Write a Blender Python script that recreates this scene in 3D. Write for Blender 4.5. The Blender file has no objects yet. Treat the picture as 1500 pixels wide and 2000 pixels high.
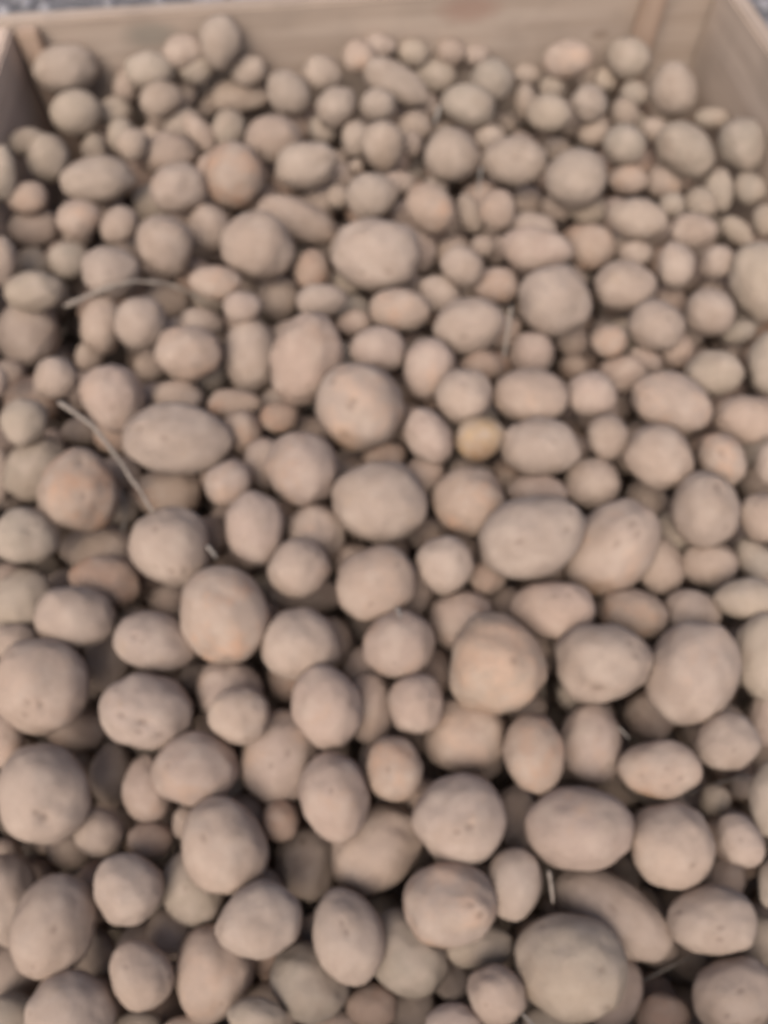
import bpy, bmesh, math, random
import numpy as np
from mathutils import Vector, Matrix, noise

rnd = random.Random(7)
SC = bpy.context.scene
COL = SC.collection

# ------------------------------------------------------------------ camera
F = 1500.0                                   # focal length in pixels of the 1500 x 2000 photograph
PITCH = math.radians(63.0)
CAM = Vector((0.0, 0.0, 0.62))
FW = Vector((0, math.cos(PITCH), -math.sin(PITCH)))
UP = Vector((0, math.sin(PITCH), math.cos(PITCH)))
RT = Vector((1, 0, 0))
def ray(x, y):
    return FW + RT * ((x - 750) / F) - UP * ((y - 1000) / F)
def on_plane(x, y, z):
    d = ray(x, y)
    return CAM + d * ((z - CAM.z) / d.z)

cam = bpy.data.cameras.new('camera')
cam.sensor_fit = 'HORIZONTAL'; cam.sensor_width = 36; cam.lens = 36 * F / 1500
cam.clip_start = 0.02; cam.clip_end = 200
cam.dof.use_dof = True
cam.dof.focus_distance = 0.345
cam.dof.aperture_fstop = 5.6
co = bpy.data.objects.new('camera', cam); COL.objects.link(co)
co.matrix_world = Matrix((( RT.x, UP.x, -FW.x, CAM.x), (RT.y, UP.y, -FW.y, CAM.y), (RT.z, UP.z, -FW.z, CAM.z), (0, 0, 0, 1)))
SC.camera = co

# ------------------------------------------------------------------ the heap, potato by potato
# x y: middle, w h: outline size, a: turn of the w axis (clockwise), l: how deep it lies in the heap (0 on top), c: skin
DATA = """
128 136 118 92 0 0 n
431 83 76 100 0 0 n
358 103 70 60 0 2 g
385 133 60 56 0 1 g
293 138 84 66 0 1 g
248 170 46 56 0 2 g
316 194 78 66 0 0 n
362 188 40 54 0 1 p
150 220 94 82 0 0 g
225 222 62 58 0 1 g
357 245 68 62 0 1 n
392 262 80 40 55 1 p
260 282 58 62 0 0 n
238 266 50 60 0 1 g
184 290 44 50 0 1 g
95 310 78 88 0 0 g
56 278 68 50 0 1 g
5 338 56 100 0 0 g
330 302 96 76 0 1 p
349 370 106 94 0 0 p
190 353 134 86 0 0 n
456 345 112 118 0 0 q
447 252 56 66 0 1 g
487 138 64 58 0 1 n
468 190 100 58 0 1 n
415 203 64 36 -30 2 p
533 272 104 86 0 0 p
630 145 72 70 0 0 n
702 112 62 62 0 0 y
740 92 56 44 0 2 g
808 105 54 50 0 1 g
882 102 50 44 0 2 g
930 108 48 36 0 2 g
773 163 130 70 32 0 n
848 148 76 58 0 1 g
564 182 90 74 50 0 n
656 208 80 68 -50 0 n
737 205 64 62 0 0 n
962 158 78 80 0 0 g
915 207 98 80 20 0 g
632 253 50 56 0 1 g
696 272 50 66 0 1 n
748 284 76 92 0 0 n
810 250 58 56 0 1 n
806 283 34 44 0 1 p
882 305 98 98 0 0 n
957 270 52 46 0 1 n
988 242 44 38 0 2 n
1005 316 118 92 0 0 n
599 322 114 86 -18 0 n
695 325 26 24 0 1 n
727 384 92 84 0 0 n
775 358 66 40 0 1 p
660 386 42 40 0 1 n
840 408 98 84 40 0 q
850 368 44 44 0 1 n
1110 117 92 68 -18 0 y
1228 114 80 80 0 0 g
1028 146 46 40 0 1 n
1183 156 42 42 0 1 g
1148 163 50 44 0 2 n
1316 175 84 98 0 0 n
1239 184 52 46 0 1 g
1078 172 44 40 0 1 g
1026 200 38 62 0 1 n
1072 222 78 72 0 0 g
1150 202 66 68 0 0 n
1220 222 50 54 0 1 n
1160 260 58 50 -40 1 n
1219 282 78 74 0 0 g
1278 255 42 46 0 1 n
1388 232 60 38 0 1 g
1338 293 112 90 40 0 g
1448 283 88 98 0 0 g
1124 350 118 104 -25 0 n
1227 352 68 50 0 1 y
1298 355 66 62 0 1 p
1405 372 50 76 0 1 g
1462 368 54 58 0 1 g
1085 292 50 40 0 2 n
55 388 76 62 0 0 y
66 445 96 72 0 1 y
155 428 80 68 0 0 y
233 440 80 70 -40 0 n
323 480 122 106 60 0 n
408 448 76 88 0 1 n
503 482 140 132 20 0 n
582 430 150 76 20 1 n
138 508 76 70 0 1 g
218 530 114 100 0 0 n
5 512 54 100 0 0 n
66 570 118 78 0 0 g
55 650 118 128 0 1 n
200 635 76 106 0 1 n
275 630 102 102 0 0 n
325 588 90 60 0 2 g
422 552 100 66 5 0 q
370 690 134 104 0 0 y
393 632 80 56 0 1 n
474 600 76 62 0 0 p
489 697 92 132 0 1 n
297 715 60 60 0 2 g
175 697 54 54 0 2 n
108 740 88 84 0 0 n
222 778 142 116 62 0 p
-5 745 44 60 0 0 p
48 825 94 96 0 0 g
348 778 94 70 0 1 n
458 790 96 56 0 1 q
350 858 212 134 5 0 n
472 845 72 78 0 1 q
160 843 66 50 0 2 n
75 915 126 108 -50 1 g
156 956 152 160 0 0 q
0 928 44 96 0 1 n
52 1047 134 112 0 0 g
325 962 130 84 0 2 q
447 943 96 86 -35 0 p
498 1033 110 142 0 0 p
337 1070 162 150 50 0 n
195 1075 130 90 0 2 g
208 1135 130 100 10 1 o
45 1170 120 108 -30 1 g
150 1205 152 120 5 0 n
305 1253 156 116 12 0 e
437 1196 192 170 70 0 q
83 1338 192 186 30 0 y
30 1255 90 70 0 1 n
286 1389 178 146 5 0 e
210 1290 80 110 0 2 g
385 1325 60 60 0 2 n
447 1350 120 114 0 1 p
467 1396 118 112 0 0 n
330 1175 70 60 0 2 p
150 1425 110 70 0 2 p
12 1445 70 100 0 1 p
733 498 170 136 5 0 n
815 482 64 96 -10 1 p
610 527 64 74 0 1 o
628 587 96 66 -8 0 n
543 582 74 80 0 2 g
780 605 118 82 5 0 q
692 632 62 48 0 1 p
737 683 106 90 0 0 p
598 702 178 136 -70 0 p
836 720 118 94 -75 0 p
916 635 138 108 -12 0 n
902 520 86 76 30 0 n
858 575 76 64 35 1 n
968 558 88 66 0 1 p
917 418 70 42 70 1 n
972 412 66 76 0 0 y
943 482 48 42 0 1 n
1030 397 54 56 0 2 g
1035 447 96 58 0 1 n
1047 488 140 86 5 0 p
1153 482 88 84 0 1 q
1145 410 66 52 0 1 g
1244 427 106 78 8 0 n
1313 402 46 44 0 1 g
1368 398 58 52 0 1 g
1355 452 92 72 -10 0 n
1440 452 66 44 40 1 g
1492 430 44 58 0 1 g
1241 494 62 52 0 1 n
1319 520 74 94 0 0 n
1401 513 74 62 -40 0 n
1484 550 124 150 0 0 g
1221 560 120 98 0 0 n
1085 588 140 138 30 0 n
1280 635 110 100 20 0 n
1387 610 100 90 0 0 n
1189 667 72 64 -10 0 q
1322 685 64 66 0 1 p
1441 650 68 42 -15 1 g
1432 690 44 44 0 2 g
1040 690 82 82 0 1 p
1118 668 60 60 0 2 p
1216 730 90 68 0 1 p
1260 703 66 44 25 1 p
1394 728 114 86 0 0 g
1500 710 80 122 0 0 g
1122 718 56 46 0 2 o
940 715 80 58 0 1 o
1038 775 146 106 3 0 y
1156 770 98 88 0 0 p
904 773 108 108 0 0 n
1313 790 158 114 22 0 y
1460 820 132 92 0 0 y
1187 853 82 86 0 0 n
1287 894 138 118 30 0 n
1411 898 106 90 60 0 q
1505 908 62 86 0 0 n
1054 873 154 112 3 0 n
938 855 94 86 -15 0 Y
838 852 114 86 60 0 p
703 795 172 166 40 0 Q
545 815 70 58 0 1 o
605 842 80 50 0 2 p
590 915 146 136 60 0 p
520 905 80 92 0 1 p
741 980 184 154 12 0 n
750 893 80 52 0 1 o
830 928 72 68 0 1 p
915 980 140 134 0 0 q
1157 945 104 96 0 1 n
1050 962 112 66 0 1 p
1040 1047 214 158 -18 0 n
1192 1070 202 148 -42 1 Q
1375 996 130 146 0 0 n
1262 980 80 80 0 2 g
1490 1010 100 90 50 0 n
616 1042 108 106 0 1 y
585 1108 118 112 0 0 y
595 1162 130 76 0 2 p
733 1140 162 138 -35 0 y
868 1102 108 112 0 0 n
953 1128 68 66 0 1 o
835 1045 72 62 0 2 p
588 1258 154 140 10 0 n
778 1260 138 132 0 0 p
902 1212 118 114 -40 1 p
965 1294 192 184 60 0 Y2
638 1382 162 132 75 0 p
722 1385 90 130 0 1 p
813 1374 108 118 0 0 p
909 1437 148 140 0 1 y
1080 1190 160 112 8 0 p
1236 1200 132 88 10 1 q
1350 1200 106 92 20 1 n
1285 1105 112 88 75 1 n
1384 1102 108 82 0 1 n
1472 1090 84 60 40 1 g
1458 1170 130 80 0 0 g
1175 1293 184 156 0 0 n
1352 1313 196 184 -60 0 y
1490 1280 108 172 0 0 g
1270 1395 90 90 0 2 p
1043 1470 152 118 80 0 q
1153 1450 118 150 0 1 p
1286 1500 162 112 3 0 Q
1418 1450 128 112 -10 0 n
1495 1400 60 110 0 1 p
1448 1535 50 46 0 2 g
1396 1562 58 56 0 1 g
1505 1562 84 142 0 0 g
1445 1640 118 82 60 0 y
1132 1617 208 164 8 0 p
1310 1650 172 160 50 0 n
1195 1780 240 128 38 1 n
1390 1796 178 134 5 0 n
1113 1886 226 208 40 0 g
1195 1930 110 150 0 1 p
1003 1725 110 146 0 0 n
1412 1715 80 90 0 2 p
1510 1727 62 100 0 0 g
1490 1840 90 100 0 1 g
1289 1857 70 60 0 2 n
1434 1945 162 160 0 0 n
1295 1985 100 92 0 1 o
1070 1995 90 80 0 1 g
970 1942 126 108 55 0 y
898 1597 178 172 0 0 e
878 1766 180 166 0 0 Q
935 1845 130 90 0 1 g
655 1560 176 134 80 0 p
770 1500 128 110 75 0 q
733 1655 178 146 -45 1 n
548 1477 174 146 -75 1 p
548 1603 68 76 0 1 o
600 1685 110 130 0 2 g
505 1798 166 146 -35 0 n
678 1826 188 136 78 0 n
605 1918 150 138 60 1 g
795 1860 168 138 60 1 g
727 1965 94 84 0 1 o
883 2000 110 86 0 0 p
660 2010 110 76 0 1 y
500 1985 110 78 0 0 g
805 1965 80 90 0 2 g
880 1910 70 80 0 2 g
85 1548 186 192 0 0 n
382 1502 170 138 -12 0 p
290 1540 90 120 0 1 p
218 1513 74 112 0 2 g
195 1625 94 90 0 1 n
140 1655 90 72 0 2 g
293 1640 86 68 0 1 o
438 1650 198 166 68 0 n
367 1607 60 64 0 1 n
250 1734 136 140 0 0 n
378 1735 118 140 0 1 g
105 1806 212 158 -65 0 n
15 1755 110 170 0 1 n
140 1978 176 166 -50 0 n
275 1902 138 118 65 0 n
335 1825 88 96 0 1 p
418 1900 186 142 -72 1 y
180 1860 80 90 0 2 g
30 1985 100 90 0 1 g
270 2003 86 60 0 1 g
365 2010 90 54 0 1 y
10 1675 60 70 0 2 g
1010 1600 80 120 0 2 p
1030 1385 70 60 0 2 p
"""

CRATE_YAW = 6.2; FLARE = 5.0
BL_PIX = (22, 44); CRATE_W = 0.903
KNOTS = [(-0.285, -.011, 0.108, 0.016, (.22, .195, .16, 1)), (0.125, -.011, .115, .018, (.31, .20, .155, 1)), (0.31, -.011, .07, .006, (.22, .16, .12, 1))]
POSTS = [(.0045, .032, .0005, .018, .044), (.803, .833, .0005, .020, .047)]
SUN_DIR = (-0.22, -0.5, 0.75); SUN_E = 1.5; SUN_ANG = 50; SUN_C = (1.0, .935, .88); SKY = 0.10; EXPO = 0.54

STALKS = [
 ('dry_stalk', [(122, 600), (160, 590), (205, 560), (262, 546), (322, 554), (370, 574), (412, 598)], .0032, 0, 'curved grey dry stalk arching over small potatoes, upper left of the heap', 0),
 ('dry_stalk', [(112, 786), (128, 796), (172, 824), (214, 868), (252, 930), (300, 1000)], .0023, 0, 'long pale stalk running down beside the bean-shaped potato', 0),
 ('thin_root', [(234, 930), (241, 980), (242, 1020), (234, 1065)], .0017, 1, 'thin whitish root hanging beside the brown-topped potato on the left', -0.01),
 ('dry_stalk', [(999, 598), (993, 640), (984, 700)], .0022, 0, 'short straight straw piece standing between two potatoes right of the middle', 0),
 ('thin_root', [(858, 205), (855, 225), (848, 244)], .0022, 1, 'tiny pale root by the tilted grey potato near the back board', 0),
 ('thin_root', [(940, 326), (937, 350), (934, 384)], .0016, 1, 'fine whitish root in the gap below two grey potatoes at the back', -0.012),
 ('dry_stalk', [(1338, 1552), (1375, 1538), (1420, 1524), (1462, 1518)], .0016, 0, 'flat straw in the gap under the flattened yellowish potato, near the right edge', -0.025),
 ('dry_stalk', [(1250, 1918), (1290, 1898), (1352, 1868)], .0013, 0, 'grey straw in the gap right of the biggest potato', -0.03),
 ('thin_root', [(1208, 1420), (1218, 1430), (1230, 1444)], .0011, 1, 'short root tip poking out above the flattened yellowish potato', 0),
 ('thin_root', [(1018, 1978), (1030, 1990), (1046, 2006)], .0011, 1, 'thin pale root at the bottom edge below the biggest potato', -0.01),
 ('dry_stalk', [(1072, 1700), (1077, 1730), (1080, 1765)], .0018, 0, 'grey stalk end in the gap above the biggest potato', -0.05),
]

# landmarks of the heap: key -> (short name used by its neighbours' labels, its own label)
MARKS = {
 (938, 855): ('bright yellow potato', 'small bright yellow potato with a brown underside, the yellowest of the heap'),
 (350, 858): ('long bean-shaped potato', 'big long bean-shaped potato lying flat beside the long dry stalk'),
 (1113, 1886): ('biggest grey potato', 'biggest grey potato of the heap, round, near the bottom edge'),
 (1195, 1780): ('long bent potato', 'long bent potato slanting down behind the biggest grey potato'),
 (965, 1294): ('large yellow lumpy potato', 'large yellow lumpy round potato, right of the middle of the heap'),
 (703, 795): ('large brown-tipped round potato', 'large round yellowish potato with a brown spot on its lower tip'),
 (1040, 1047): ('big two-eyed oval potato', 'big smooth oval potato with two faint eyes, overlapping a knobbly one'),
 (1192, 1070): ('brown-ended slanting potato', 'large slanting potato with brown lower end, tucked behind a big two-eyed oval'),
 (741, 980): ('big smooth central oval', 'big smooth dusty oval potato right at the centre of the heap'),
 (733, 498): ('widest potato far back', 'wide oval potato, the widest in the far half of the heap'),
 (503, 482): ('large pale round potato', 'large pale round potato in front of a flat wedge-shaped one'),
 (582, 430): ('flat wedge-shaped potato', 'flat wedge-shaped potato lying behind the large pale round one'),
 (456, 345): ('orange-based upright potato', 'upright potato with an orange-brown base in the far left part'),
 (431, 83): ('potato leaning on back board', 'upright egg-shaped potato leaning high against the back board'),
 (128, 136): ('potato in back left corner', 'oval potato lying in the back left corner beside the corner post'),
 (1228, 114): ('potato at right back post', 'greenish round potato in front of the wooden post on the back board'),
 (773, 163): ('slanting oblong back potato', 'oblong potato slanting down to the right, near the back board'),
 (1085, 588): ('big five-sided potato', 'big angular five-sided potato right of the thin upright straw'),
 (1484, 550): ('big grey right-edge potato', 'big grey potato cut by the right edge, in the far half'),
 (1448, 283): ('grey potato by right board', 'grey round potato lying close to the right side board'),
 (190, 353): ('oblong far-left potato', 'smooth oblong potato lying level in the far left part'),
 (598, 702): ('tall lumpy oval', 'tall lumpy oval potato standing behind the large brown-tipped round one'),
 (105, 1806): ('big pointed lower-left potato', 'big long potato standing with its pointed end down, lower left'),
 (85, 1548): ('huge grey left-edge potato', 'huge grey potato with an eye on its right, against the left edge'),
 (83, 1338): ('huge yellowish left-edge potato', 'huge yellowish round potato with small pits, against the left edge'),
 (286, 1389): ('dimpled round potato', 'large round potato with a group of deep dimples on its face'),
 (305, 1253): ('one-eyed oval potato', 'smooth oval potato with a single dark eye, above the dimpled round one'),
 (437, 1196): ('large tall orange-tinged potato', 'large tall orange-tinged potato touching the one with a pale sprout'),
 (337, 1070): ('sprouting tilted potato', 'large tilted potato with a short pale sprout, at the end of the stalk'),
 (778, 1260): ('top-sprouting round potato', 'pinkish round potato with a tiny sprout on its top'),
 (1352, 1313): ('big pear-shaped yellowish potato', 'big yellowish pear-shaped potato near the right side, mid-height'),
 (1175, 1293): ('large knobbly tan potato', 'large knobbly tan potato between the yellow lumpy one and a pear-shaped one'),
 (1132, 1617): ('big wide pinkish oval', 'big wide pinkish oval potato lying level, lower right'),
 (1310, 1650): ('big rounded triangular potato', 'big tan rounded-triangular potato right beside the big wide pinkish oval'),
 (1390, 1796): ('smooth lower-right oval', 'large smooth oval potato lying level near the lower right corner'),
 (898, 1597): ('round potato with two pits', 'large round potato with two small pits in its middle'),
 (878, 1766): ('top-shaped brown-spotted potato', 'large top-shaped potato with a brown spot, below the round two-pitted one'),
 (655, 1560): ('upright egg-shaped potato', 'upright smooth egg-shaped potato with narrow end down, below the middle'),
 (678, 1826): ('tall smooth bottom oval', 'tall smooth oval potato near the bottom edge, left of centre'),
 (733, 1655): ('lumpy half-hidden potato', 'lumpy tan potato half hidden between the egg-shaped and the two-pitted ones'),
 (1434, 1945): ('pitted bottom-right potato', 'large round potato with shallow pits in the bottom right corner'),
 (140, 1978): ('large bottom-left corner potato', 'large slanting potato cut by the bottom edge near the left corner'),
 (1286, 1500): ('flattened yellowish potato', 'flattened yellowish potato with a small eye on its front, right side'),
 (1313, 790): ('slanting yellowish potato', 'large yellowish potato slanting down to the right, in the right part'),
 (1287, 894): ('blunt diamond-shaped potato', 'large blunt diamond-shaped tan potato under the slanting yellowish one'),
 (1375, 996): ('large upright right potato', 'large upright tan potato with a shallow crease near its top, right side'),
 (156, 956): ('reddish-patched left potato', 'large round potato with a reddish patch, left of the long stalk'),
 (222, 778): ('egg potato above stalk', 'large egg-shaped pinkish potato just above the long stalk'),
 (1338, 293): ('lumpy grey far-right potato', 'lumpy grey potato in the far right part, beside the round one by the board'),
 (733, 1140): ('tilted yellowish oval', 'large tilted yellowish oval potato just below the big central oval'),
 (438, 1650): ('big upright lower-left oval', 'big upright oval potato between the left part and the egg-shaped one'),
 (382, 1502): ('pinkish oval above it', 'large pinkish oval potato lying above the big upright lower-left oval'),
 (1080, 1190): ('lemon-shaped potato', 'smooth pinkish lemon-shaped potato pointing right, above the knobbly ones'),
}
MARKS[(382, 1502)] = ('large lying pinkish oval', MARKS[(382, 1502)][1])
CW = {'n': 'tan', 'g': 'greyish', 'p': 'pinkish', 'e': 'tan', 'q': 'orange-tinged', 'y': 'yellowish', 'o': 'reddish-brown', 'Q': 'yellowish', 'Y': 'yellow', 'Y2': 'yellow'}
DIRS = ['right of', 'below right of', 'below', 'below left of', 'left of', 'above left of', 'above', 'above right of']
def LABELS():
    key = lambda p: (int(p['x']), int(p['y']))
    marks = [(p, MARKS[key(p)]) for p in P if key(p) in MARKS]
    assert len(marks) == len(MARKS), set(MARKS) - {key(p) for p, _ in marks}
    sector = lambda m, p: int(round(math.atan2(p['y'] - m['y'], p['x'] - m['x']) / (math.pi / 4))) % 8
    dist = lambda m, p: math.hypot(p['y'] - m['y'], p['x'] - m['x'])
    rank = {}
    for m, _ in marks:
        for s in range(8):
            for k, p in enumerate(sorted((p for p in P if p is not m and sector(m, p) == s), key=lambda p: dist(m, p))):
                rank[(id(m), id(p))] = k
    for p in P:
        o = p['obj']; o['category'] = 'potato'; o['group'] = 'dusty potatoes heaped in the crate'
        if key(p) in MARKS: o['label'] = MARKS[key(p)][1]; continue
        m, (ref, _) = min(marks, key=lambda t: (rank[(id(t[0]), id(p))] * 70 + dist(t[0], p) + (900 if rank[(id(t[0]), id(p))] > 3 else 0)))
        k = rank[(id(m), id(p))]
        s = (p['w'] + p['h']) / 2; r_ = max(p['w'], p['h']) / min(p['w'], p['h'])
        size = 'tiny' if s < 55 else 'small' if s < 88 else 'medium' if s < 120 else 'large'
        form = 'round' if r_ < 1.14 else 'oval' if r_ < 1.42 else 'long'
        deep = ('', 'half-hidden ', 'deep-lying ')[p['l']]
        nth = ('nearest', 'second', 'third', 'fourth', 'fifth', 'sixth', 'seventh', 'eighth')[min(k, 7)]
        o['label'] = f"{size} {deep}{CW[p['c']]} {form} potato, {nth} one {DIRS[sector(m, p)]} the {ref}"
    seen = {}
    for p in P:
        seen.setdefault(p['obj']['label'], []).append(key(p))
    print('labels shared', [v for v in seen.values() if len(v) > 1], 'longest', max(len(k.split()) for k in seen))
    for q in list(seen)[::12]: print('  ', seen[q], q)
P = []
for ln in DATA.strip().split('\n'):
    x, y, w, h, a, l, c = ln.split()
    P.append(dict(x=float(x), y=float(y), w=float(w), h=float(h), a=float(a), l=int(l), c=c))

# ------------------------------------------------------------------ where the crate's boards stand
YAW = math.radians(CRATE_YAW)
RIM = 0.047; FLOOR = -0.225
bl = on_plane(*BL_PIX, RIM)                              # inner back left corner at the rim
ex = Vector((math.cos(YAW), math.sin(YAW), 0)); ey = Vector((-math.sin(YAW), math.cos(YAW), 0))
WID, LEN = CRATE_W, 1.16
FL = math.radians(FLARE)
cl, sl_ = math.cos(FL), math.sin(FL)
br = bl + ex * WID
WALLS = [(np.array(bl), np.array(-ey)),                                    # a point on each inner face and its inward normal
         (np.array(bl), np.array(ex * cl - ey * -sl_ * -1)),
         (np.array(br), np.array(-ex * cl - ey * sl_))]
WALLS[1] = (np.array(bl), np.array(ex * cl - ey * sl_))
CAMN = np.array(CAM)
M3 = np.array([list(RT), list(-UP), list(FW)])        # rows: image x, image y (down), depth

def frame(p, D):
    """Axes and half sizes of a potato whose outline at distance D is the measured ellipse."""
    u, v = (p['x'] - 750) / F, (p['y'] - 1000) / F
    d = np.array([u, v, 1.0]); n = d / np.linalg.norm(d)
    e1 = np.cross([0, 1, 0], n); e1 /= np.linalg.norm(e1); e2 = np.cross(n, e1)
    J = np.zeros((2, 2))
    for k, e in enumerate((e1, e2)):
        q = n * 1.0 + e * 1e-4
        J[:, k] = [(q[0] / q[2] - u) * F / 1e-4, (q[1] / q[2] - v) * F / 1e-4]
    t = math.radians(p['a'])
    R = np.array([[math.cos(t), -math.sin(t)], [math.sin(t), math.cos(t)]])
    M = R @ np.diag([1 / (p['w'] / 2) ** 2, 1 / (p['h'] / 2) ** 2]) @ R.T
    ev, Q = np.linalg.eigh(J.T @ M @ J)
    r = 1 / np.sqrt(ev)                                # long, short at unit distance
    ax = np.stack([Q[0, 0] * e1 + Q[1, 0] * e2, Q[0, 1] * e1 + Q[1, 1] * e2])
    third = np.cross(ax[0], ax[1])
    axes = np.stack([ax[0], ax[1], third]) @ M3        # world
    half = np.array([r[0], r[1], r[1] * p['t']]) * D
    return axes, half, (n @ M3)

for p in P:
    k_ = (1.02, 1.09, 1.14)[p['l']] * (1.07 if p['y'] < 430 else 1.0); p['w'] *= k_; p['h'] *= k_
    p['t'] = rnd.uniform(0.9, 1.04) if p['w'] / p['h'] < 1.3 else rnd.uniform(0.88, 1.0)
    p['axes'], p['half1'], p['dir'] = frame(p, 1.0)
    # distance to the heap's surface level; a big potato sits a little higher
    lvl = (0.0, -0.030, -0.075)[p['l']]
    def heap(X, Y):
        return -0.02 - 0.05 * max(0, (0.22 - Y))
    D = (0 + lvl - CAM.z) / p['dir'][2]
    for _ in range(3):
        q = CAMN + p['dir'] * D
        D = (heap(q[0], q[1]) + lvl - CAM.z) / p['dir'][2]
    p['D'] = D; p['D0'] = D
N = len(P)
def support(p, d):
    """radius of the ellipsoid along d (unit)"""
    k = (p['axes'] @ d) / (p['half1'] * p['D'])
    return 1 / math.sqrt(float(k @ k))
pairs = []
for i in range(N):
    for j in range(i + 1, N):
        a, b = P[i], P[j]
        if math.hypot(a['x'] - b['x'], a['y'] - b['y']) < (max(a['w'], a['h']) + max(b['w'], b['h'])) * 0.62:
            pairs.append((i, j))
for it in range(260):
    worst = 0
    rnd.shuffle(pairs)
    for i, j in pairs:
        a, b = P[i], P[j]
        ca, cb = CAMN + a['dir'] * a['D'], CAMN + b['dir'] * b['D']
        dv = cb - ca; L = np.linalg.norm(dv); d = dv / max(L, 1e-9)
        pen = (support(a, d) + support(b, d)) * 0.965 - L
        if pen > 0:
            worst = max(worst, pen)
            if a['l'] != b['l']: back, front = (a, b) if a['l'] > b['l'] else (b, a)
            else: back, front = (a, b) if a['D'] > b['D'] else (b, a)
            k = 0.75 if a['l'] != b['l'] else 0.6
            step = min(pen * 0.8, 0.004)
            back['D'] += step * k; front['D'] -= step * (1 - k)
    for p in P:                                          # nothing passes through the boards
        for q0, nrm in WALLS:
            c = CAMN + p['dir'] * p['D']; gap = (c - q0) @ nrm
            k = (p['axes'] @ nrm) * (p['half1'] * p['D']); need = math.sqrt(float(k @ k)) + 0.001
            if gap < need: p['D'] -= min(0.01, (need - gap) / max(0.25, -float(p['dir'] @ nrm))) if p['dir'] @ nrm < -0.1 else 0
    for p in P:                                          # gentle pull towards the surface level
        p['D'] += (p['D0'] - p['D']) * 0.01
print('worst overlap', round(worst, 4), 'depth shift', round(max(p['D'] - p['D0'] for p in P), 3), round(min(p['D'] - p['D0'] for p in P), 3))

# ------------------------------------------------------------------ materials
def mat(name):
    m = bpy.data.materials.new(name); m.use_nodes = True
    nt = m.node_tree
    for n in list(nt.nodes): nt.nodes.remove(n)
    out = nt.nodes.new('ShaderNodeOutputMaterial'); b = nt.nodes.new('ShaderNodeBsdfPrincipled')
    nt.links.new(b.outputs[0], out.inputs[0])
    return m, nt, b
def nd(nt, kind, **kw):
    n = nt.nodes.new(kind)
    for k, v in kw.items():
        if k in n.inputs: n.inputs[k].default_value = v
        else: setattr(n, k, v)
    return n
def mix(nt, fac, a, b, blend='MIX'):
    n = nt.nodes.new('ShaderNodeMix'); n.data_type = 'RGBA'; n.blend_type = blend
    for s, v in ((0, fac), (6, a), (7, b)):
        if hasattr(v, 'is_output'): nt.links.new(v, n.inputs[s])
        else: n.inputs[s].default_value = v
    return n.outputs[2]
def ramp(nt, fac, a, b, lo=0.0, hi=1.0):
    n = nt.nodes.new('ShaderNodeMapRange'); n.clamp = True
    nt.links.new(fac, n.inputs[0])
    for k, v in ((1, a), (2, b), (3, lo), (4, hi)): n.inputs[k].default_value = v
    return n.outputs[0]
def noise_(nt, vec, scale, detail=3, rough=0.55):
    n = nd(nt, 'ShaderNodeTexNoise', Scale=scale, Detail=detail, Roughness=rough)
    nt.links.new(vec, n.inputs['Vector']); return n.outputs[0]
def bump(nt, h, strength, dist, b):
    n = nd(nt, 'ShaderNodeBump', Strength=strength, Distance=dist)
    nt.links.new(h, n.inputs['Height']); nt.links.new(n.outputs[0], b.inputs['Normal'])

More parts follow.
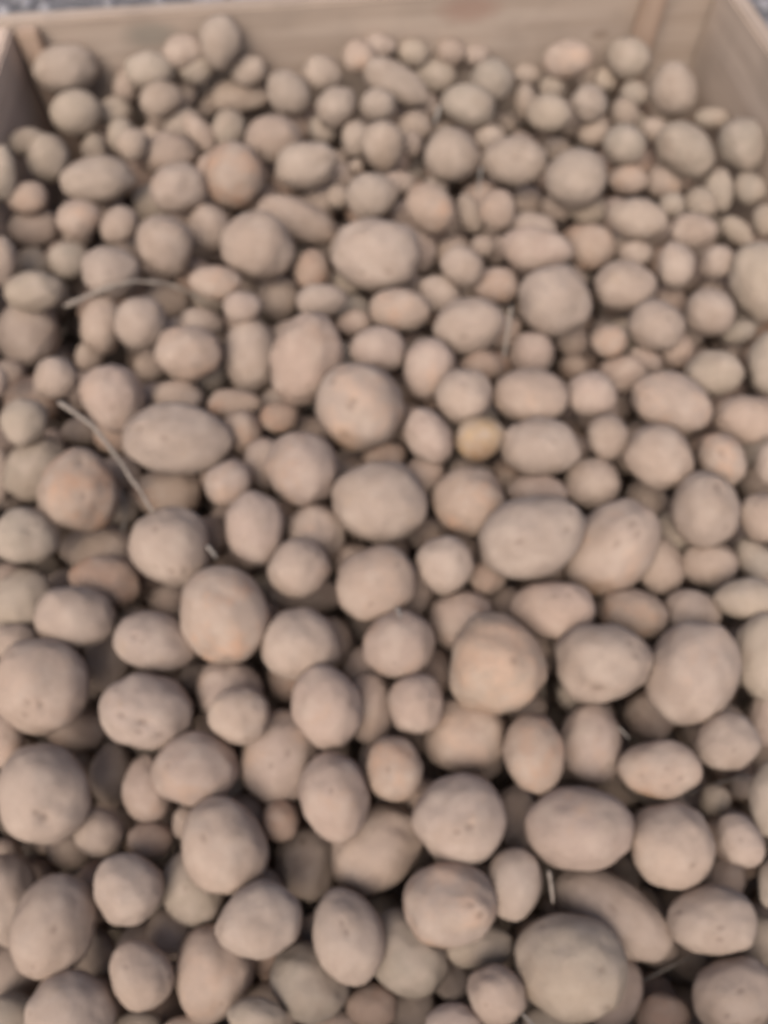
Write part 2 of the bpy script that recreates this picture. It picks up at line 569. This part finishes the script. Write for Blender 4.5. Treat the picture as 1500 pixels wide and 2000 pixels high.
def potato_material():
    m, nt, b = mat('potato_skin')
    tc = nd(nt, 'ShaderNodeTexCoord').outputs['Object']
    info = nd(nt, 'ShaderNodeObjectInfo')
    off = nd(nt, 'ShaderNodeVectorMath', operation='SCALE'); off.inputs[0].default_value = (3.1, 5.7, 7.3)
    nt.links.new(info.outputs['Random'], off.inputs['Scale'])
    add = nd(nt, 'ShaderNodeVectorMath', operation='ADD'); nt.links.new(tc, add.inputs[0]); nt.links.new(off.outputs[0], add.inputs[1])
    v = add.outputs[0]
    dust = nd(nt, 'ShaderNodeAttribute', attribute_name='dust'); skin = nd(nt, 'ShaderNodeAttribute', attribute_name='skin')
    clean = skin.outputs['Alpha']
    big = noise_(nt, v, 32, 3, 0.5); mid = noise_(nt, v, 110, 4, 0.6); fine = noise_(nt, v, 900, 3, 0.7)
    # patches where the dusty soil film is rubbed off and the skin shows
    s = nd(nt, 'ShaderNodeMath', operation='ADD'); nt.links.new(big, s.inputs[0]); nt.links.new(clean, s.inputs[1])
    s2 = nd(nt, 'ShaderNodeMath', operation='MULTIPLY_ADD'); nt.links.new(mid, s2.inputs[0]); s2.inputs[1].default_value = 0.45; nt.links.new(s.outputs[0], s2.inputs[2])
    fac = ramp(nt, s2.outputs[0], 0.86, 1.2)
    c = dust.outputs['Color']
    # soil film of uneven thickness, grains and lenticels
    c = mix(nt, ramp(nt, mid, 0.45, 0.75, 0, 0.22), c, (0.19, 0.145, 0.112, 1))
    c = mix(nt, ramp(nt, fine, 0.52, 0.72, 0, 0.22), c, (0.13, 0.10, 0.08, 1))
    c = mix(nt, ramp(nt, fine, 0.46, 0.30, 0, 0.18), c, (0.44, 0.37, 0.31, 1))
    c = mix(nt, ramp(nt, noise_(nt, v, 48, 2, 0.45), 0.48, 0.68, 0, 0.38), c, (0.43, 0.345, 0.28, 1))
    c = mix(nt, ramp(nt, noise_(nt, v, 30, 3, 0.5), 0.52, 0.72, 0, 0.35), c, (0.235, 0.17, 0.125, 1))
    c = mix(nt, fac, c, skin.outputs['Color'])
    eye = nd(nt, 'ShaderNodeAttribute', attribute_name='eye')
    c = mix(nt, ramp(nt, eye.outputs['Fac'], 0.1, 0.9, 0, 0.5), c, (0.13, 0.085, 0.06, 1))
    br = nd(nt, 'ShaderNodeAttribute', attribute_name='stain')
    sm = nd(nt, 'ShaderNodeMath', operation='MULTIPLY'); nt.links.new(br.outputs['Fac'], sm.inputs[0]); nt.links.new(ramp(nt, mid, 0.3, 0.6, 0.4, 1.0), sm.inputs[1])
    c = mix(nt, sm.outputs[0], c, (0.20, 0.10, 0.035, 1))
    nt.links.new(c, b.inputs['Base Color'])
    nt.links.new(ramp(nt, fac, 0, 1, 0.92, 0.62), b.inputs['Roughness'])
    b.inputs['Specular IOR Level'].default_value = 0.3
    h = nd(nt, 'ShaderNodeMath', operation='MULTIPLY_ADD'); nt.links.new(mid, h.inputs[0]); h.inputs[1].default_value = 2.0; nt.links.new(fine, h.inputs[2])
    bump(nt, h.outputs[0], 0.5, 0.0007, b)
    return m
POT = potato_material()

def wood_material(name, base, dark, along, knots=()):
    m, nt, b = mat(name)
    tc = nd(nt, 'ShaderNodeTexCoord').outputs['Object']
    mp = nd(nt, 'ShaderNodeMapping'); nt.links.new(tc, mp.inputs[0])
    sc = [26, 26, 26]; sc[along] = 1.6
    mp.inputs['Scale'].default_value = sc
    info = nd(nt, 'ShaderNodeObjectInfo')
    add = nd(nt, 'ShaderNodeVectorMath', operation='ADD'); nt.links.new(mp.outputs[0], add.inputs[0])
    off = nd(nt, 'ShaderNodeVectorMath', operation='SCALE'); off.inputs[0].default_value = (31, 57, 43); nt.links.new(info.outputs['Random'], off.inputs['Scale'])
    nt.links.new(off.outputs[0], add.inputs[1])
    g = noise_(nt, add.outputs[0], 1.0, 4, 0.6); f = noise_(nt, add.outputs[0], 6.0, 3, 0.7)
    blot = noise_(nt, tc, 9, 3, 0.6)
    c = mix(nt, ramp(nt, g, 0.42, 0.68), base, dark)
    c = mix(nt, ramp(nt, f, 0.5, 0.75, 0, 0.3), c, tuple(x * 0.6 for x in dark[:3]) + (1,))
    c = mix(nt, ramp(nt, blot, 0.5, 0.75, 0, 0.45), c, (0.20, 0.165, 0.135, 1))      # soil rubbed on the board
    for (kx, ky, kz, r, kc) in knots:
        d = nd(nt, 'ShaderNodeVectorMath', operation='DISTANCE'); 
        mp2 = nd(nt, 'ShaderNodeMapping'); nt.links.new(tc, mp2.inputs[0]); s3 = [1, 1, 1]; s3[along] = 0.45; mp2.inputs['Scale'].default_value = s3
        nt.links.new(mp2.outputs[0], d.inputs[0]); cc = [kx, ky, kz]; cc[along] *= 0.45; d.inputs[1].default_value = cc
        c = mix(nt, ramp(nt, d.outputs['Value'], r * 1.3, r * 0.5, 0, 0.75), c, kc)
    nt.links.new(c, b.inputs['Base Color']); b.inputs['Roughness'].default_value = 0.8
    bump(nt, f, 0.4, 0.0012, b)
    return m

def plain(name, col, rough, scale, amt, bumpd):
    m, nt, b = mat(name)
    tc = nd(nt, 'ShaderNodeTexCoord').outputs['Object']
    a_ = noise_(nt, tc, scale, 5, 0.65)
    c = mix(nt, ramp(nt, a_, 0.3, 0.7), tuple(x * (1 - amt) for x in col) + (1,), tuple(min(1, x * (1 + amt)) for x in col) + (1,))
    nt.links.new(c, b.inputs['Base Color']); b.inputs['Roughness'].default_value = rough
    bump(nt, a_, 0.6, bumpd, b)
    return m

# skin colours: (dusty film), (clean skin), how much of it is clean
SKIN = {
    'n': ((.338, .260, .208), (.365, .262, .182), -0.04),
    'g': ((.312, .254, .200), (.335, .258, .182), -0.10),
    'p': ((.340, .255, .206), (.375, .252, .178), 0.04),
    'e': ((.345, .262, .211), (.375, .260, .185), 0.0),
    'q': ((.337, .252, .196), (.405, .245, .160), 0.14),
    'y': ((.344, .261, .208), (.430, .296, .215), 0.12),
    'o': ((.295, .208, .158), (.335, .205, .140), 0.12),
    'Q': ((.344, .261, .208), (.430, .293, .212), 0.14),
    'Y': ((.365, .270, .192), (.460, .305, .155), 0.22),
    'Y2': ((.365, .275, .208), (.460, .312, .222), 0.24),
}
# places with a brown stain at the rim: index key -> direction in the image (dx, dy) and size
STAIN = {'Q': ((-0.35, 0.85), 0.35), 'Y': ((0.05, 0.8), 0.55)}

def ico(sub):
    bm = bmesh.new(); bmesh.ops.create_icosphere(bm, subdivisions=sub, radius=1.0)
    vs = np.array([v.co[:] for v in bm.verts]); fs = [[v.index for v in f.verts] for f in bm.faces]
    bm.free(); return vs, fs
ICO = {s: ico(s) for s in (3, 5)}
ICO[4] = ico(4)

def shape(sub, half, seed, eyes=5, lump=1.0, tapered=None, forced=()):
    """A potato: an uneven ellipsoid with shallow eyes. Returns vertices and an eye mask."""
    r_ = random.Random(seed)
    vs, fs = ICO[sub]; v = vs.copy(); out = np.empty_like(v); mask = np.zeros(len(v))
    o = Vector((r_.uniform(-50, 50), r_.uniform(-50, 50), r_.uniform(-50, 50)))
    tp = r_.uniform(-0.13, 0.13) if tapered is None else tapered
    bend = r_.uniform(-0.06, 0.06)
    disp = np.array([0.085 * lump * noise.noise(Vector(p_) * 1.15 + o) + 0.048 * lump * noise.noise(Vector(p_) * 2.3 + o) + 0.010 * noise.noise(Vector(p_) * 7 + o) for p_ in v])
    E = list(forced)
    for _ in range(eyes):
        d = Vector((r_.gauss(0, 1), r_.gauss(0, 1), r_.gauss(0, 1))).normalized()
        E.append((tuple(d), r_.uniform(0.09, 0.15), r_.uniform(0.015, 0.04)))
    for d, rad, dep in E:
        dist2 = ((v - np.array(d)) ** 2 * np.array([1.0, 2.0, 1.4])).sum(1)
        g = np.exp(-dist2 / (rad * rad)); disp -= g * dep
        disp += np.exp(-dist2 / (rad * rad * 5)) * dep * 0.35
        mask = np.maximum(mask, np.exp(-dist2 / (rad * rad * 0.45)))
    v = v * (1 + disp)[:, None]
    # slightly boxier than an ellipsoid, egg taper and a faint bend
    s = 1 + tp * v[:, 0]
    v[:, 1] *= s; v[:, 2] *= s; v[:, 1] += bend * (v[:, 0] ** 2 - 0.4)
    return v * half, mask, fs

def attrs(me, n, dust, skin, clean, eye, stain):
    a = me.color_attributes.new('dust', 'FLOAT_COLOR', 'POINT'); a.data.foreach_set('color', np.asarray(dust, dtype=np.float32).ravel())
    a = me.color_attributes.new('skin', 'FLOAT_COLOR', 'POINT'); a.data.foreach_set('color', np.asarray(skin, dtype=np.float32).ravel())
    for nm, val in (('eye', eye), ('stain', stain)):
        a = me.attributes.new(nm, 'FLOAT', 'POINT'); a.data.foreach_set('value', np.asarray(val, dtype=np.float32))

def tint(c, r_, n):
    d, s, k = SKIN[c]
    j = r_.uniform(0.90, 1.08); w = r_.uniform(-0.02, 0.02)
    dd = [d[0] * j * (1 + w), d[1] * j, d[2] * j * (1 - w), 1]; ss = [s[0] * j, s[1] * j, s[2] * j, k + r_.uniform(-0.06, 0.05)]
    return np.tile(dd, (n, 1)), np.tile(ss, (n, 1))

def mesh_from(name, v, fs):
    me = bpy.data.meshes.new(name); me.from_pydata([tuple(x) for x in v], [], fs)
    me.polygons.foreach_set('use_smooth', [True] * len(me.polygons)); me.update(); return me

# hand-set eyes: nearest potato to that pixel -> list of (image dx, dy in half sizes, radius, depth)
EYES = {(286, 1389): [(-.25, -.12, .14, .07), (.2, .05, .15, .08), (.1, .3, .12, .05)], (305, 1253): [(-.28, -.28, .11, .09)],
        (703, 795): [(-.6, -.5, .11, .06), (-.1, -.02, .12, .05), (-.3, .7, .14, .03)], (1040, 1047): [(.45, -.1, .13, .06), (.5, -.5, .09, .04)],
        (898, 1597): [(-.15, -.08, .09, .06), (.12, -.18, .13, .06)], (878, 1766): [(.55, -.15, .14, .08), (.35, -.4, .1, .05)],
        (85, 1548): [(.4, .2, .13, .07), (.25, .05, .1, .05)], (1192, 1070): [(.1, -.45, .14, .07)], (655, 1560): [(-.05, -.5, .09, .05)],
        (156, 956): [(.3, -.65, .13, .06)], (1113, 1886): [(.5, .5, .13, .07), (.45, .3, .09, .05)], (105, 1806): [(-.2, .65, .09, .06)],
        (337, 1070): [(.2, .5, .1, .06)], (838, 852): [(-.2, -.5, .12, .07)], (1054, 873): [(.2, -.1, .11, .05)],
        (83, 1338): [(.1, .15, .09, .05), (.35, .2, .09, .05)], (1175, 1293): [(-.3, .5, .16, .06), (.5, -.3, .1, .04)],
        (1286, 1500): [(-.1, .35, .12, .05)], (1434, 1945): [(.2, .1, .12, .06), (-.3, .15, .09, .05)], (350, 858): [(-.5, -.2, .12, .05), (.0, .1, .1, .03)],
        (1375, 996): [(.1, -.6, .16, .07)], (1411, 898): [(-.4, -.2, .2, .09)], (733, 498): [(.3, .7, .1, .05), (-.3, .75, .1, .05)]}
BIGLUMP = {(965, 1294), (1175, 1293), (1352, 1313), (1085, 588), (878, 1766), (1411, 898), (733, 1655), (733, 498), (598, 702)}
TAPER = {(655, 1560): .12, (878, 1766): 0.0, (1080, 1190): -.14, (628, 587): .1, (582, 430): .1, (1286, 1500): -.06}

def build_potato(i, p):
    axes, half, _ = frame(p, p['D'])
    key = (int(p['x']), int(p['y']))
    forced = []
    A = axes @ M3.T                                     # potato axes in image space
    def face(dx, dy):
        d = np.array([dx, dy, -math.sqrt(max(0.02, 1 - dx * dx - dy * dy))])
        q = A @ d; return q / np.linalg.norm(q)
    for dx, dy, rad, dep in EYES.get(key, ()):
        forced.append((tuple(face(dx, dy)), rad * 1.2, dep * 1.1))
    big = max(p['w'], p['h']) > 110
    v, mask, fs = shape(5 if big else 4, half, 1000 + i, rnd.randint(3, 6), 1.25 if key in BIGLUMP else 1.0, TAPER.get(key), forced)
    me = mesh_from('potato', v, fs)
    d, s = tint(p['c'], rnd, len(v))
    if p['c'] in 'npe' and p['y'] < 430:                 # far potatoes tinted greyer: camera shading put into their colour
        d = d * np.array([0.965, 0.99, 0.985, 1]); s = s * np.array([0.96, .99, .98, 1])
    if p['c'] == 'g' and p['l'] == 2: d, s = tint('n', rnd, len(v))
    stain = np.zeros(len(v))
    if p['c'] in STAIN:
        (dx, dy), sz = STAIN[p['c']]
        u = v / half; dist = np.linalg.norm(u - face(dx, dy), axis=1)
        stain = np.clip(1 - dist / sz / 1.6, 0, 1) * 0.8
    attrs(me, len(v), d, s, 0, mask, stain)
    me.materials.append(POT)
    o = bpy.data.objects.new('potato', me); COL.objects.link(o)
    c = CAM + Vector(p['dir']) * p['D']
    o.matrix_world = Matrix(((axes[0][0], axes[1][0], axes[2][0], c.x), (axes[0][1], axes[1][1], axes[2][1], c.y), (axes[0][2], axes[1][2], axes[2][2], c.z), (0, 0, 0, 1)))
    p['c3'] = np.array(c); p['half'] = half; p['obj'] = o
for i, p in enumerate(P): build_potato(i, p)

# ------------------------------------------------------------------ the crate
def cpt(x, y, z): return bl + ex * x - ey * y + Vector((0, 0, z - RIM))   # x to the right, y towards the viewer
def root(name, loc, label, cat, group=None):
    o = bpy.data.objects.new(name, None); COL.objects.link(o); o.location = loc; o['label'] = label; o['category'] = cat
    if group: o['group'] = group
    return o
CR = root('crate', cpt(WID / 2, LEN / 2, FLOOR), 'open wooden crate of pale pine boards holding the whole heap of potatoes', 'crate')
CR.rotation_euler = (0, 0, YAW)
bpy.context.view_layer.update()
def board(name, x0, x1, y0, y1, z0, z1, m, skew=None, bev=0.003):
    bm = bmesh.new(); bmesh.ops.create_cube(bm, size=1.0)
    for v in bm.verts:
        v.co = Vector(((x1 - x0) * v.co.x, (y1 - y0) * v.co.y, (z1 - z0) * v.co.z))
    L = max(x1 - x0, y1 - y0, z1 - z0)
    bmesh.ops.bevel(bm, geom=bm.edges[:], offset=bev, segments=2, affect='EDGES')
    me = bpy.data.meshes.new(name); bm.to_mesh(me); bm.free(); me.materials.append(m)
    o = bpy.data.objects.new(name, me); COL.objects.link(o); o.parent = CR
    cx, cy, cz = (x0 + x1) / 2 - WID / 2, -((y0 + y1) / 2 - LEN / 2), (z0 + z1) / 2 - FLOOR
    o.location = (cx, cy, cz)
    if skew: o.rotation_euler = skew
    return o
PINE = (.43, .345, .28, 1); PINED = (.335, .26, .205, 1)
W_BACK = wood_material('pine_board_back', PINE, PINED, 0, knots=KNOTS)
W_SIDE = wood_material('pine_board_side', (.44, .35, .285, 1), PINED, 1)
W_LEFT = wood_material('pine_board_left_lit', (.52, .40, .32, 1), (.42, .30, .23, 1), 1)  # left board lightened and warmed in colour, standing in for light missing there
W_POST = wood_material('pine_post', (.38, .275, .205, 1), (.27, .175, .125, 1), 2)
T = 0.022
board('back_board', -T, WID + T, -T, 0, FLOOR + 0.003, RIM, W_BACK)
SB = math.tan(math.radians(FLARE)) * LEN                 # the long sides bulge a little towards the viewer's end
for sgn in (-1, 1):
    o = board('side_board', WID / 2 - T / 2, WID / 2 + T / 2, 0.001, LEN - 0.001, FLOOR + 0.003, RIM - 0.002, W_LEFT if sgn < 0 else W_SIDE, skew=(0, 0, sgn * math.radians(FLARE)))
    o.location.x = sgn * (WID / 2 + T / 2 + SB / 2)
board('front_board', -T - SB, WID + T + SB, LEN, LEN + T, FLOOR + 0.003, RIM - 0.004, W_SIDE)
o = board('base_board', -T - SB, WID + T + SB, -T, LEN + T, FLOOR - 0.02, FLOOR, W_SIDE)
for v in o.data.vertices: v.co.x *= 1 - (2 * SB / (WID + 2 * T + 2 * SB)) * (v.co.y / (LEN + 2 * T) + 0.5)
for (a, b, c, d, z) in POSTS: board('corner_post', a, b, c, d, FLOOR + 0.004, z, W_POST)
for (a, b) in ((0.004 - SB, 0.03 - SB), (WID + SB - 0.03, WID + SB - 0.004)): board('corner_post', a, b, LEN - 0.03, LEN - 0.001, FLOOR + 0.004, RIM - 0.006, W_POST)

# ------------------------------------------------------------------ potatoes deep in the heap (seen only through the gaps)
GD = {}
def cell(q): return (int(q[0] // 0.06), int(q[1] // 0.06), int(q[2] // 0.06))
for p in P: GD.setdefault(cell(p['c3']), []).append(p)
UVP = np.array([(p['x'], p['y']) for p in P]); UVR = np.array([0.5 * (p['w'] + p['h']) / 2 for p in P]); DD = np.array([p['D'] for p in P])
C3 = np.array([p['c3'] for p in P]); R3 = np.array([p['half'].mean() for p in P])
iCR = CR.matrix_world.inverted()
def project(q):
    d = M3 @ (q - CAMN); return 750 + F * d[0] / d[2], 1000 + F * d[1] / d[2]
SB0 = SB
PL = np.zeros((9000, 4)); npl = 0
z = -0.016
while z > FLOOR + 0.02:
    sp = 0.034
    for a in range(int(-SB0 / sp) - 1, int((WID + SB0) / sp) + 1):
        for b in range(int(LEN / sp) + 1):
            r = rnd.uniform(0.018, 0.028)
            xx = sp * (a + rnd.uniform(.1, .9)); yy = sp * (b + rnd.uniform(.1, .9))
            sl = yy * math.tan(math.radians(FLARE))
            if not (r + .003 - sl < xx < WID + sl - r - .003 and r + .003 < yy < LEN - r - .003): continue
            q = np.array(cpt(xx, yy, z + rnd.uniform(-.012, .012)))
            top = heap(q[0], q[1]) - 0.034 - 0.07 * min(1, max(0, (q[1] - .72) / .12)) * min(1, max(0, (abs(q[0] + .015) - .35) / .06))
            if q[2] + r > top: q[2] = top - r
            if q[2] - r < FLOOR + 0.004: continue
            if npl and np.any(((PL[:npl, :3] - q) ** 2).sum(1) < ((PL[:npl, 3] + r) * 0.92) ** 2): continue
            if np.any(((C3 - q) ** 2).sum(1) < ((R3 + r) * 0.96) ** 2): continue
            x_, y_ = project(q); D_ = np.linalg.norm(q - CAMN); rp = r * F / D_
            if -rp < x_ < 1500 + rp and -rp < y_ < 2000 + rp:
                over = np.hypot(UVP[:, 0] - x_, UVP[:, 1] - y_) < (UVR + rp) * 0.93
                if np.any(over & (DD > D_)): continue          # it would lie in front of a potato of the surface
            PL[npl] = (*q, r); npl += 1
    z -= 0.024
print('filling potatoes', npl)
ICO[2] = ico(2)
def stuff_shapes(sub): return [shape(sub, np.array([1.12, .97, .93]), 500 + k, 4) for k in range(10)]
SH = {s: stuff_shapes(s) for s in (2, 4)}
V, FC, AD, AS, AE = [], [], [], [], []; base = 0
for k in range(npl):
    q, r = PL[k, :3], PL[k, 3]
    sub = 4 if q[2] > -0.085 else 2
    v, mask, fs = rnd.choice(SH[sub])
    R = np.array(Matrix.Rotation(rnd.uniform(0, 6.28), 3, Vector((rnd.gauss(0, 1), rnd.gauss(0, 1), rnd.gauss(0, 1)))))
    V.append(v * r @ R.T + q); FC.append(np.array(fs) + base); base += len(v)
    d, s = tint(rnd.choice('nngppo'), rnd, len(v)); AD.append(d); AS.append(s); AE.append(mask)
V = np.concatenate(V); FC = np.concatenate(FC); me = bpy.data.meshes.new('potatoes_below')
me.vertices.add(len(V)); me.vertices.foreach_set('co', V.astype(np.float32).ravel())
me.loops.add(FC.size); me.loops.foreach_set('vertex_index', FC.astype(np.int32).ravel())
me.polygons.add(len(FC)); me.polygons.foreach_set('loop_start', np.arange(0, FC.size, 3, dtype=np.int32))
me.polygons.foreach_set('use_smooth', np.ones(len(FC), dtype=bool)); me.update(calc_edges=True); me.validate()
attrs(me, len(V), np.concatenate(AD), np.concatenate(AS), 0, np.concatenate(AE), np.zeros(len(V)))
me.materials.append(POT)
so = bpy.data.objects.new('potato_heap', me); COL.objects.link(so)
so['kind'] = 'stuff'; so['label'] = 'dusty potatoes in the dark gaps under the top layer of the heap'

# ------------------------------------------------------------------ ground outside the crate
GZ = FLOOR - 0.03
bm = bmesh.new(); bmesh.ops.create_grid(bm, x_segments=1, y_segments=1, size=60)
me = bpy.data.meshes.new('ground'); bm.to_mesh(me); bm.free()
g = bpy.data.objects.new('ground', me); COL.objects.link(g); g.location = (0, 0, GZ); g['kind'] = 'structure'
me.materials.append(plain('gravel_ground', (.13, .125, .13), .95, 45, .45, .01))
V, FC, base = [], [], 0
mg = plain('gravel_stone', (.27, .26, .27), .85, 14, .55, .002)
v0, f0 = ICO[2]
for k in range(2200):
    x, y = rnd.uniform(-1.0, 1.0), rnd.uniform(1.02, 2.0)
    r = rnd.uniform(.005, .018)
    o = Vector((rnd.uniform(-9, 9), 0, k * .37))
    n_ = np.array([noise.noise(Vector(p_) * 1.4 + o) for p_ in v0])
    v = v0 * (1 + .5 * n_)[:, None] * np.array([r, r * rnd.uniform(.6, 1), r * .6])
    t = rnd.uniform(0, 6.28); R = np.array([[math.cos(t), -math.sin(t), 0], [math.sin(t), math.cos(t), 0], [0, 0, 1]])
    V.append(v @ R.T + (x, y, GZ + r * .3)); FC.append(np.array(f0) + base); base += len(v)
me = bpy.data.meshes.new('gravel'); me.from_pydata(np.concatenate(V).tolist(), [], np.concatenate(FC).tolist())
me.materials.append(mg)
o = bpy.data.objects.new('gravel', me); COL.objects.link(o); o['kind'] = 'stuff'; o['label'] = 'loose grey gravel on the ground behind the crate'

# ------------------------------------------------------------------ dry stalks and roots lying on the potatoes
def depth_at(x, y):
    """distance along the ray through a pixel to the nearest potato"""
    d = np.array(ray(x, y).normalized()); best = None
    for p in P:
        if abs(p['x'] - x) > p['w'] and abs(p['y'] - y) > p['h']: continue
        if math.hypot(p['x'] - x, p['y'] - y) > 0.62 * max(p['w'], p['h']): continue
        o_ = (p['axes'] @ (CAMN - p['c3'])) / p['half']; e = (p['axes'] @ d) / p['half']
        A_, B_, C_ = e @ e, 2 * o_ @ e, o_ @ o_ - 1
        q = B_ * B_ - 4 * A_ * C_
        if q > 0:
            t = (-B_ - math.sqrt(q)) / (2 * A_)
            if t > 0 and (best is None or t < best): best = t
    return best
def straw(name, pix, r, m, label, cat, group, lift=0.0):
    """pix: x, y along the stalk; it rests on the potatoes and bridges the gaps"""
    pts, ds = [], []
    for k in range(len(pix) - 1):
        n = max(2, int(math.hypot(pix[k + 1][0] - pix[k][0], pix[k + 1][1] - pix[k][1]) / 10))
        for s in range(n):
            f = s / n; pts.append((pix[k][0] * (1 - f) + pix[k + 1][0] * f, pix[k][1] * (1 - f) + pix[k + 1][1] * f))
    pts.append(pix[-1])
    if len(pts) > 12:                                     # dry stalks are never quite even
        pts = [(q[0] + 7 * noise.noise(Vector((i * .21, q[1] * 0 + 3.7, r * 500))), q[1] + 7 * noise.noise(Vector((i * .21, 9.1, r * 500)))) for i, q in enumerate(pts)]
    raw = [depth_at(*q) for q in pts]
    known = [(i, d) for i, d in enumerate(raw) if d]
    if not known: known = [(0, (0.03 - CAM.z) / ray(*pts[0]).normalized().z)]
    # lower envelope (towards the camera): a stiff stalk touches only the highest spots
    n = len(pts); D = [min(d + abs(i - j) * STIFF for j, d in known) for i in range(n)]
    for _ in range(6): D = [D[0]] + [min(D[i], (D[i - 1] + D[i + 1]) / 2) for i in range(1, n - 1)] + [D[-1]]
    c = [CAM + ray(*pts[i]).normalized() * (D[i] - r * 1.1 - lift) for i in range(n)]
    for _ in range(2): c = [c[0]] + [(c[i - 1] + c[i] * 2 + c[i + 1]) / 4 for i in range(1, n - 1)] + [c[-1]]
    V, FC = [], []
    S = 8; up = Vector((0.2, 0.3, 1)).normalized()
    for i in range(n):
        t = (c[min(i + 1, n - 1)] - c[max(i - 1, 0)]).normalized()
        a = t.cross(up).normalized(); b = a.cross(t)
        rr = r * (1.0 + 0.75 * noise.noise(Vector((i * .45, r * 900, 2)))) * (1.15 - 0.5 * i / n) * (0.45 if i in (0, n - 1) else 1)
        for s in range(S):
            w = 2 * math.pi * s / S; V.append(c[i] + a * math.cos(w) * rr + b * math.sin(w) * rr * 0.75)
        if i:
            for s in range(S): FC.append([(i - 1) * S + s, (i - 1) * S + (s + 1) % S, i * S + (s + 1) % S, i * S + s])
    FC.append(list(range(S))[::-1]); FC.append([(n - 1) * S + s for s in range(S)])
    me = bpy.data.meshes.new(name); me.from_pydata(V, [], FC); me.polygons.foreach_set('use_smooth', [True] * len(me.polygons)); me.materials.append(m)
    o = bpy.data.objects.new(name, me); COL.objects.link(o)
    if label: o['label'] = label; o['category'] = cat; o['group'] = group
    return o
STIFF = 0.0012
STRAW = plain('dry_stalk', (.24, .20, .165), .85, 160, .3, .0008)
ROOT = plain('pale_root', (.28, .25, .22), .85, 160, .3, .0008)
for p in P:
    q = iCR @ Vector(p['c3']); p['gap'] = LEN / 2 - q.y
print('closest to the back board', sorted([(round(p['gap'] - p['half'][1], 3), int(p['x']), int(p['y'])) for p in P])[:14])
print('sides', sorted([(round(WID/2 + p['gap'] * math.tan(math.radians(FLARE)) - abs((iCR @ Vector(p['c3'])).x) - p['half'][1], 3), int(p['x']), int(p['y'])) for p in P])[:14])
GS = 'dry stalks and roots among the potatoes'
for name, pix, r, m, label, lift in STALKS:
    straw(name, pix, r, (STRAW, ROOT)[m], label, 'plant stalk' if 'stalk' in name else 'root', GS, lift)

# sprouts: small parts of their potatoes
def sprout(key, pix, r):
    p = min(P, key=lambda p: math.hypot(p['x'] - key[0], p['y'] - key[1]))
    o = straw('sprout', pix, r, ROOT, None, None, None)
    o.parent = p['obj']; o.matrix_parent_inverse = p['obj'].matrix_world.inverted(); o['label'] = 'short pale sprout'
bpy.context.view_layer.update()
sprout((337, 1070), [(404, 1066), (416, 1078), (424, 1092)], .0021)
sprout((778, 1260), [(776, 1186), (780, 1198), (782, 1206)], .0018)

# ------------------------------------------------------------------ labels
LABELS()

# ------------------------------------------------------------------ light
sd = Vector(SUN_DIR).normalized()                        # towards the sun
w = bpy.data.worlds.new('World'); SC.world = w; w.use_nodes = True
nt = w.node_tree; bg = nt.nodes['Background']
sky = nt.nodes.new('ShaderNodeTexSky'); sky.sky_type = 'NISHITA'; sky.sun_disc = False
sky.sun_elevation = math.asin(sd.z); sky.sun_rotation = math.atan2(sd.x, sd.y)
sky.dust_density = 6.0; sky.air_density = 1.0; sky.ozone_density = 1.0
nt.links.new(sky.outputs[0], bg.inputs[0]); bg.inputs[1].default_value = SKY
sun = bpy.data.lights.new('sun', 'SUN'); sun.energy = SUN_E; sun.angle = math.radians(SUN_ANG); sun.color = SUN_C
o = bpy.data.objects.new('sun', sun); COL.objects.link(o); o.rotation_euler = sd.to_track_quat('Z', 'Y').to_euler()
vs_ = SC.view_settings; vs_.view_transform = 'Standard'; vs_.look = 'None'; vs_.gamma = 1; vs_.exposure = EXPO; vs_.use_curve_mapping = False

SC.cycles.diffuse_bounces = 2; SC.cycles.max_bounces = 4
